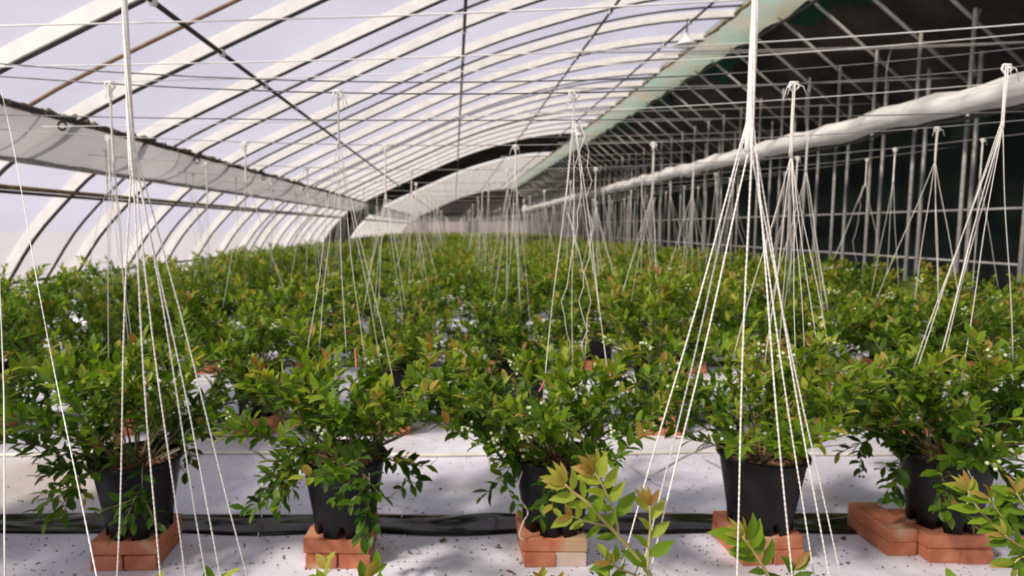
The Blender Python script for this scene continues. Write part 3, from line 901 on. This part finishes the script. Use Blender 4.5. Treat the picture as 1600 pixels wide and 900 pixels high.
# front row
fr_ends = {
 -1: [(-.06,.0,.70),(.02,.05,.66),(-.02,.1,.7)],
  0: [(-.10,.06,.78),(.02,-.03,.74),(.08,.04,.72),(.14,.05,.70),(.20,.0,.62),(-.14,.0,.74)],
  1: [(-.10,.0,.58),(-.09,.03,.64),(.15,-.02,.66),(.16,.03,.62),(.02,.04,.7)],
  2: [(-.16,.05,.74),(-.06,.0,.72),(.02,.05,.7),(.06,.0,.72),(.12,.05,.74),(.15,-.03,.62),(.2,.0,.7)],
  3: [(-.24,.03,.66),(-.22,.06,.7),(-.19,.0,.64),(-.15,.03,.72),(-.12,.05,.7),(-.08,.0,.66),(.14,.03,.72)],
}
names = {-1:'thin front-row string bundle partly behind the nearest left bundle', 0:'front-row string bundle above the second pot from left', 1:'front-row string bundle with wavy slack strings above the middle pot',
         2:'front-row knotted string bundle just right of the nearest fanned bundle', 3:'front-row string bundle at the right, its strings slanting left'}
xo = {-1: 0.0, 0: 0.0, 1: 0.03, 2: 0.0, 3: -0.06}
for k in fr_ends:
    bundle(colx(k)+xo[k], ROWY[1], names[k], 'string bundles of the front row', {3:.22,0:.2,1:.10,2:.26,-1:.3}[k], fr_ends[k], 0, 0.0014, 20+k, 0.0055 if k in (2,3) else 0.004, 3 if k == 1 else 0, True, WZ + 0.023*colx(k)**2 - 0.004)
# second to fifth row with separate strings, then joined copies
R = random.Random(31)
proto = []
for s in range(7):
    n = R.randint(3, 6)
    ends = [(R.uniform(-.24,.24), R.uniform(-.2,.2), R.uniform(.60,.85)) for _ in range(n)]
    e, jn = bundle(0, 0, 'x', None, R.uniform(.12,.4), ends, 0, 0.0016, 400+s, 0.0055, 1 if s % 3 == 0 else 0, False)
    ch = e.children[0]; proto.append(ch.data)
    bpy.data.objects.remove(ch); bpy.data.objects.remove(e)
for r in range(2, NR):
    y = ROWY[r]
    vis = [k for k in range(-4, 7) if -20 < 710+1000*colx(k)/y < 1620]
    for c, k in enumerate(vis):
        x = colx(k)+R.uniform(-.06,.06)
        zt = WZ + 0.013*x*x - 0.004
        if x < -2.95: x = -2.95
        if r <= 10: lab, grp = 'string bundle %s from the left above the %s of pots' % (ORD[c+1], row_word(r)), 'string bundles of the %s' % row_word(r)
        elif r <= 10: lab, grp = 'blurred string bundle hanging above the %s of bushes' % row_word(r), 'string bundles of the %s' % row_word(r)
        else: lab, grp = 'faint distant string bundle above the far rows of bushes', 'distant string bundles'
        if r <= 3:
            ends = [(R.uniform(-.24,.24), R.uniform(-.15,.15), R.uniform(.60,.85)) for _ in range(R.randint(3,6))]
            bundle(x, y, lab, grp, R.uniform(.12,.36), ends, 0, 0.0015, 600+r*20+k, 0.0055, 1 if k == 2 else 0, True, zt)
        else:
            o = link('string_bundle', proto[R.randrange(7)], None, (x, y, zt)); o.rotation_euler = (0,0,R.uniform(0,6.28)); tag(o, lab, 'strings', grp)

# ------------------------------------------------------------------ pipes, film strips, ties on the floor
def irrigation(y, label, seed, amp=0.02):
    R = random.Random(seed); ph = R.uniform(0,6)
    pts = [(-4.4+9.6*k/60, y+amp*math.sin(k*0.37+ph)+amp*.5*math.sin(k*.9), 0.011) for k in range(61)]
    o = MB().tube(pts, 0.010, 8).build('irrigation_pipe', M['pipe']); tag(o, label, 'pipe', 'white irrigation pipes')
irrigation(3.42, 'white irrigation pipe on the ground behind the front row of pots', 1)
irrigation(5.12, 'white irrigation pipe on the ground behind the second row of pots', 2)
irrigation(6.75, 'white irrigation pipe on the ground behind the third row of pots', 3)

def black_strip(y, w, label, seed):
    R = random.Random(seed)
    ph = [R.uniform(0,6) for _ in range(6)]
    def fn(u, v):
        x = -4.6+10.2*u
        # slack between the pots
        s = (x+0.42)/0.822
        belly = 0.5-0.5*math.cos(2*PI*s)
        yy = y + w*(v-0.5)*(0.85+0.15*belly) - 0.02*belly*(0.4+0.6*math.sin(s*1.7+ph[0]))
        h = 0.010 + 0.016*math.sin(PI*v)*(0.7+0.5*math.sin(s*1.3+ph[1])) + 0.014*math.exp(-((v-0.62-0.2*math.sin(s*2*PI+ph[2]))/0.10)**2)*belly + 0.004*math.sin(v*7+s*3+ph[3])*math.sin(PI*v)
        if v in (0, 1): h = 0.002
        return (x, yy, h)
    o = MB().grid(fn, 240, 20).build('black_film_strip', M['strip']); tag(o, label, 'plastic film', 'black film strips')
black_strip(2.60, 0.185, 'glossy black plastic film strip running behind the front pots', 4)
black_strip(4.10, 0.17, 'glossy black plastic film strip behind the second row of pots', 5)
black_strip(5.75, 0.17, 'glossy black plastic film strip behind the third row of pots', 6)

def thin_tube(pts, r, name, mat, label, cat, group=None):
    o = MB().tube(catmull([Vector(p) for p in pts], 6), r, 6).build(name, M[mat]); tag(o, label, cat, group); return o
x4, y4 = colx(2)-.04, ROWY[1]+0.024
zr = BRICK_T+0.287
thin_tube([(x4+.085,y4-.03,zr-.03),(x4+.06,y4+.05,zr+.0),(x4+.03,y4+.12,zr+.05),(x4+.16,y4+.16,zr+.035),(x4+.29,y4+.2,zr+.01),(x4+.22,y4+.3,zr-.02),(x4+.1,y4+.55,.2),(x4+.15,y4+.95,.02)], .0048, 'drip_tube', 'pipe', 'white drip tube looping into the pot behind the fanned strings', 'tube')
thin_tube([(x4-.05,y4-.05,zr-.02),(x4-.12,y4-.02,zr+.0),(x4-.175,y4+.03,zr+.01),(x4-.22,y4+.2,.3),(x4-.26,y4+.6,.06),(x4-.3,y4+1.0,.02)], .0045, 'drip_tube', 'pipe', 'second white drip tube at left rim of the pot behind the strings', 'tube')
x1 = colx(-1)+.04
thin_tube([(x1+.08,y4-.06,zr-.02),(x1+.15,y4+.02,zr+.005),(x1+.22,y4+.1,zr+.03),(x1+.3,y4+.2,zr-.03),(x1+.34,y4+.55,.15),(x1+.4,y4+1.0,.02)], .0045, 'drip_tube', 'pipe', 'white drip tube curling out of the leftmost complete pot', 'tube')
x3 = colx(1)-.02
thin_tube([(x3-.04,y4-.11,zr-.015),(x3-.09,y4-.08,zr+.012),(x3-.14,y4-.02,zr+.03),(x3-.16,y4+.1,zr),(x3-.2,y4+.5,.12),(x3-.2,y4+1.0,.02)], .0042, 'drip_tube', 'pipe', 'white drip tube at the left rim of the middle pot', 'tube')
def wavy(pts, label):
    thin_tube(pts, .0022, 'string_end', 'string', label, 'string')
x2 = colx(0); yf = ROWY[1]
wavy([(x2+.115,yf-.15,zr-.02),(x2+.118,yf-.155,zr-.08),(x2+.125,yf-.147,.28),(x2+.105,yf-.14,.235),(x2+.08,yf-.138,.20),(x2+.08,yf-.135,.16),(x2+.055,yf-.135,.125)], 'wavy white string end hanging down the front of the second pot')
wavy([P(632,796,2.68),P(627,810,2.60),P(629,822,2.56),P(634,836,2.5),P(632,850,2.46)+Vector((0,0,.0))], 'short curly white string end on the ground right of the second pot')
wavy([P(405,785,2.72),P(408,800,2.66),P(409,818,2.58),P(404,833,2.5),P(403,846,2.46)], 'short curly white string end on the ground left of the second pot')
wavy([(x3-.135,yf-.11,zr-.03),(x3-.15,yf-.12,.32),(x3-.145,yf-.12,.27),(x3-.115,yf-.125,.22),(x3-.13,yf-.12,.18),(x3-.145,yf-.12,.13),(x3-.13,yf-.12,.112)], 'wavy white string end hanging down the left of the middle pot')
x5 = colx(3)-.145
wavy([(x5-.06,yf-.14,zr-.01),(x5-.05,yf-.155,.34),(x5-.06,yf-.15,.28),(x5-.05,yf-.145,.235)], 'wavy white string end hanging down the rightmost pot')
thin_tube([P(555,545,2.35),P(556,560,2.34),P(557,575,2.33)], .004, 'pink_tie', 'pink', 'short pink tie among the leaves above the second pot', 'tie')
thin_tube([P(853,585,2.3),P(849,600,2.3),P(842,612,2.29)], .003, 'pink_tie', 'pink', 'thin red tie on a string end above the middle pot', 'tie')

# white plastic clip tags on string ends among the bushes
tagm = MB().box(-.005,.005,-.0015,.0015,-.05,0).mesh('plant_tag', M['enamel'], False)
for j, (u, v, y, w) in enumerate(((954,628,2.3,'beside the middle pot'),(895,570,3.6,'behind the middle bush'),(1440,640,2.35,'above the rightmost pot'),(1488,520,4.0,'among the bushes at far right'),(1584,525,4.1,'near the right border'),(598,520,4.0,'behind the second bush'))):
    o = link('plant_tag', tagm, None, P(u, v, y)); o.rotation_euler = (0.1, R.uniform(-.3,.3), 0); tag(o, 'small white tag hanging %s' % w, 'tag', 'white tags')

# leaf crumbs on the ground cloth
R = random.Random(12); mb = MB()
for _ in range(2600):
    x = R.uniform(-2.3, 2.9); y = R.uniform(1.7, 4.2)
    if R.random() < .4: x = colx(R.randint(-2,3)) + R.gauss(0,.3); y = 2.4 + R.gauss(-.05,.2)
    l = R.choice((.003,.004,.004,.005,.006)) * R.uniform(.9,1.7)
    if R.random() < .02: l *= 3.2
    a = R.uniform(0,6.28); w = l*R.uniform(.35,.7)
    c, s = math.cos(a), math.sin(a); n = len(mb.v)
    for dx, dy, dz in ((-l,0,.001),(0,-w,.001),(l,0,.002),(0,w,.001),(0,0,.001+w*.6)):
        mb.v.append((x+dx*c-dy*s, y+dx*s+dy*c, dz+.0008))
    mb.f += [(n,n+1,n+4),(n+1,n+2,n+4),(n+2,n+3,n+4),(n+3,n,n+4)]
o = mb.build('leaf_crumbs', M['debris'], None, False); tag(o, 'dark dry leaf crumbs scattered over the white ground cloth', 'debris', kind='stuff')
print('bushes', bush_count, 'objects', len(bpy.data.objects))
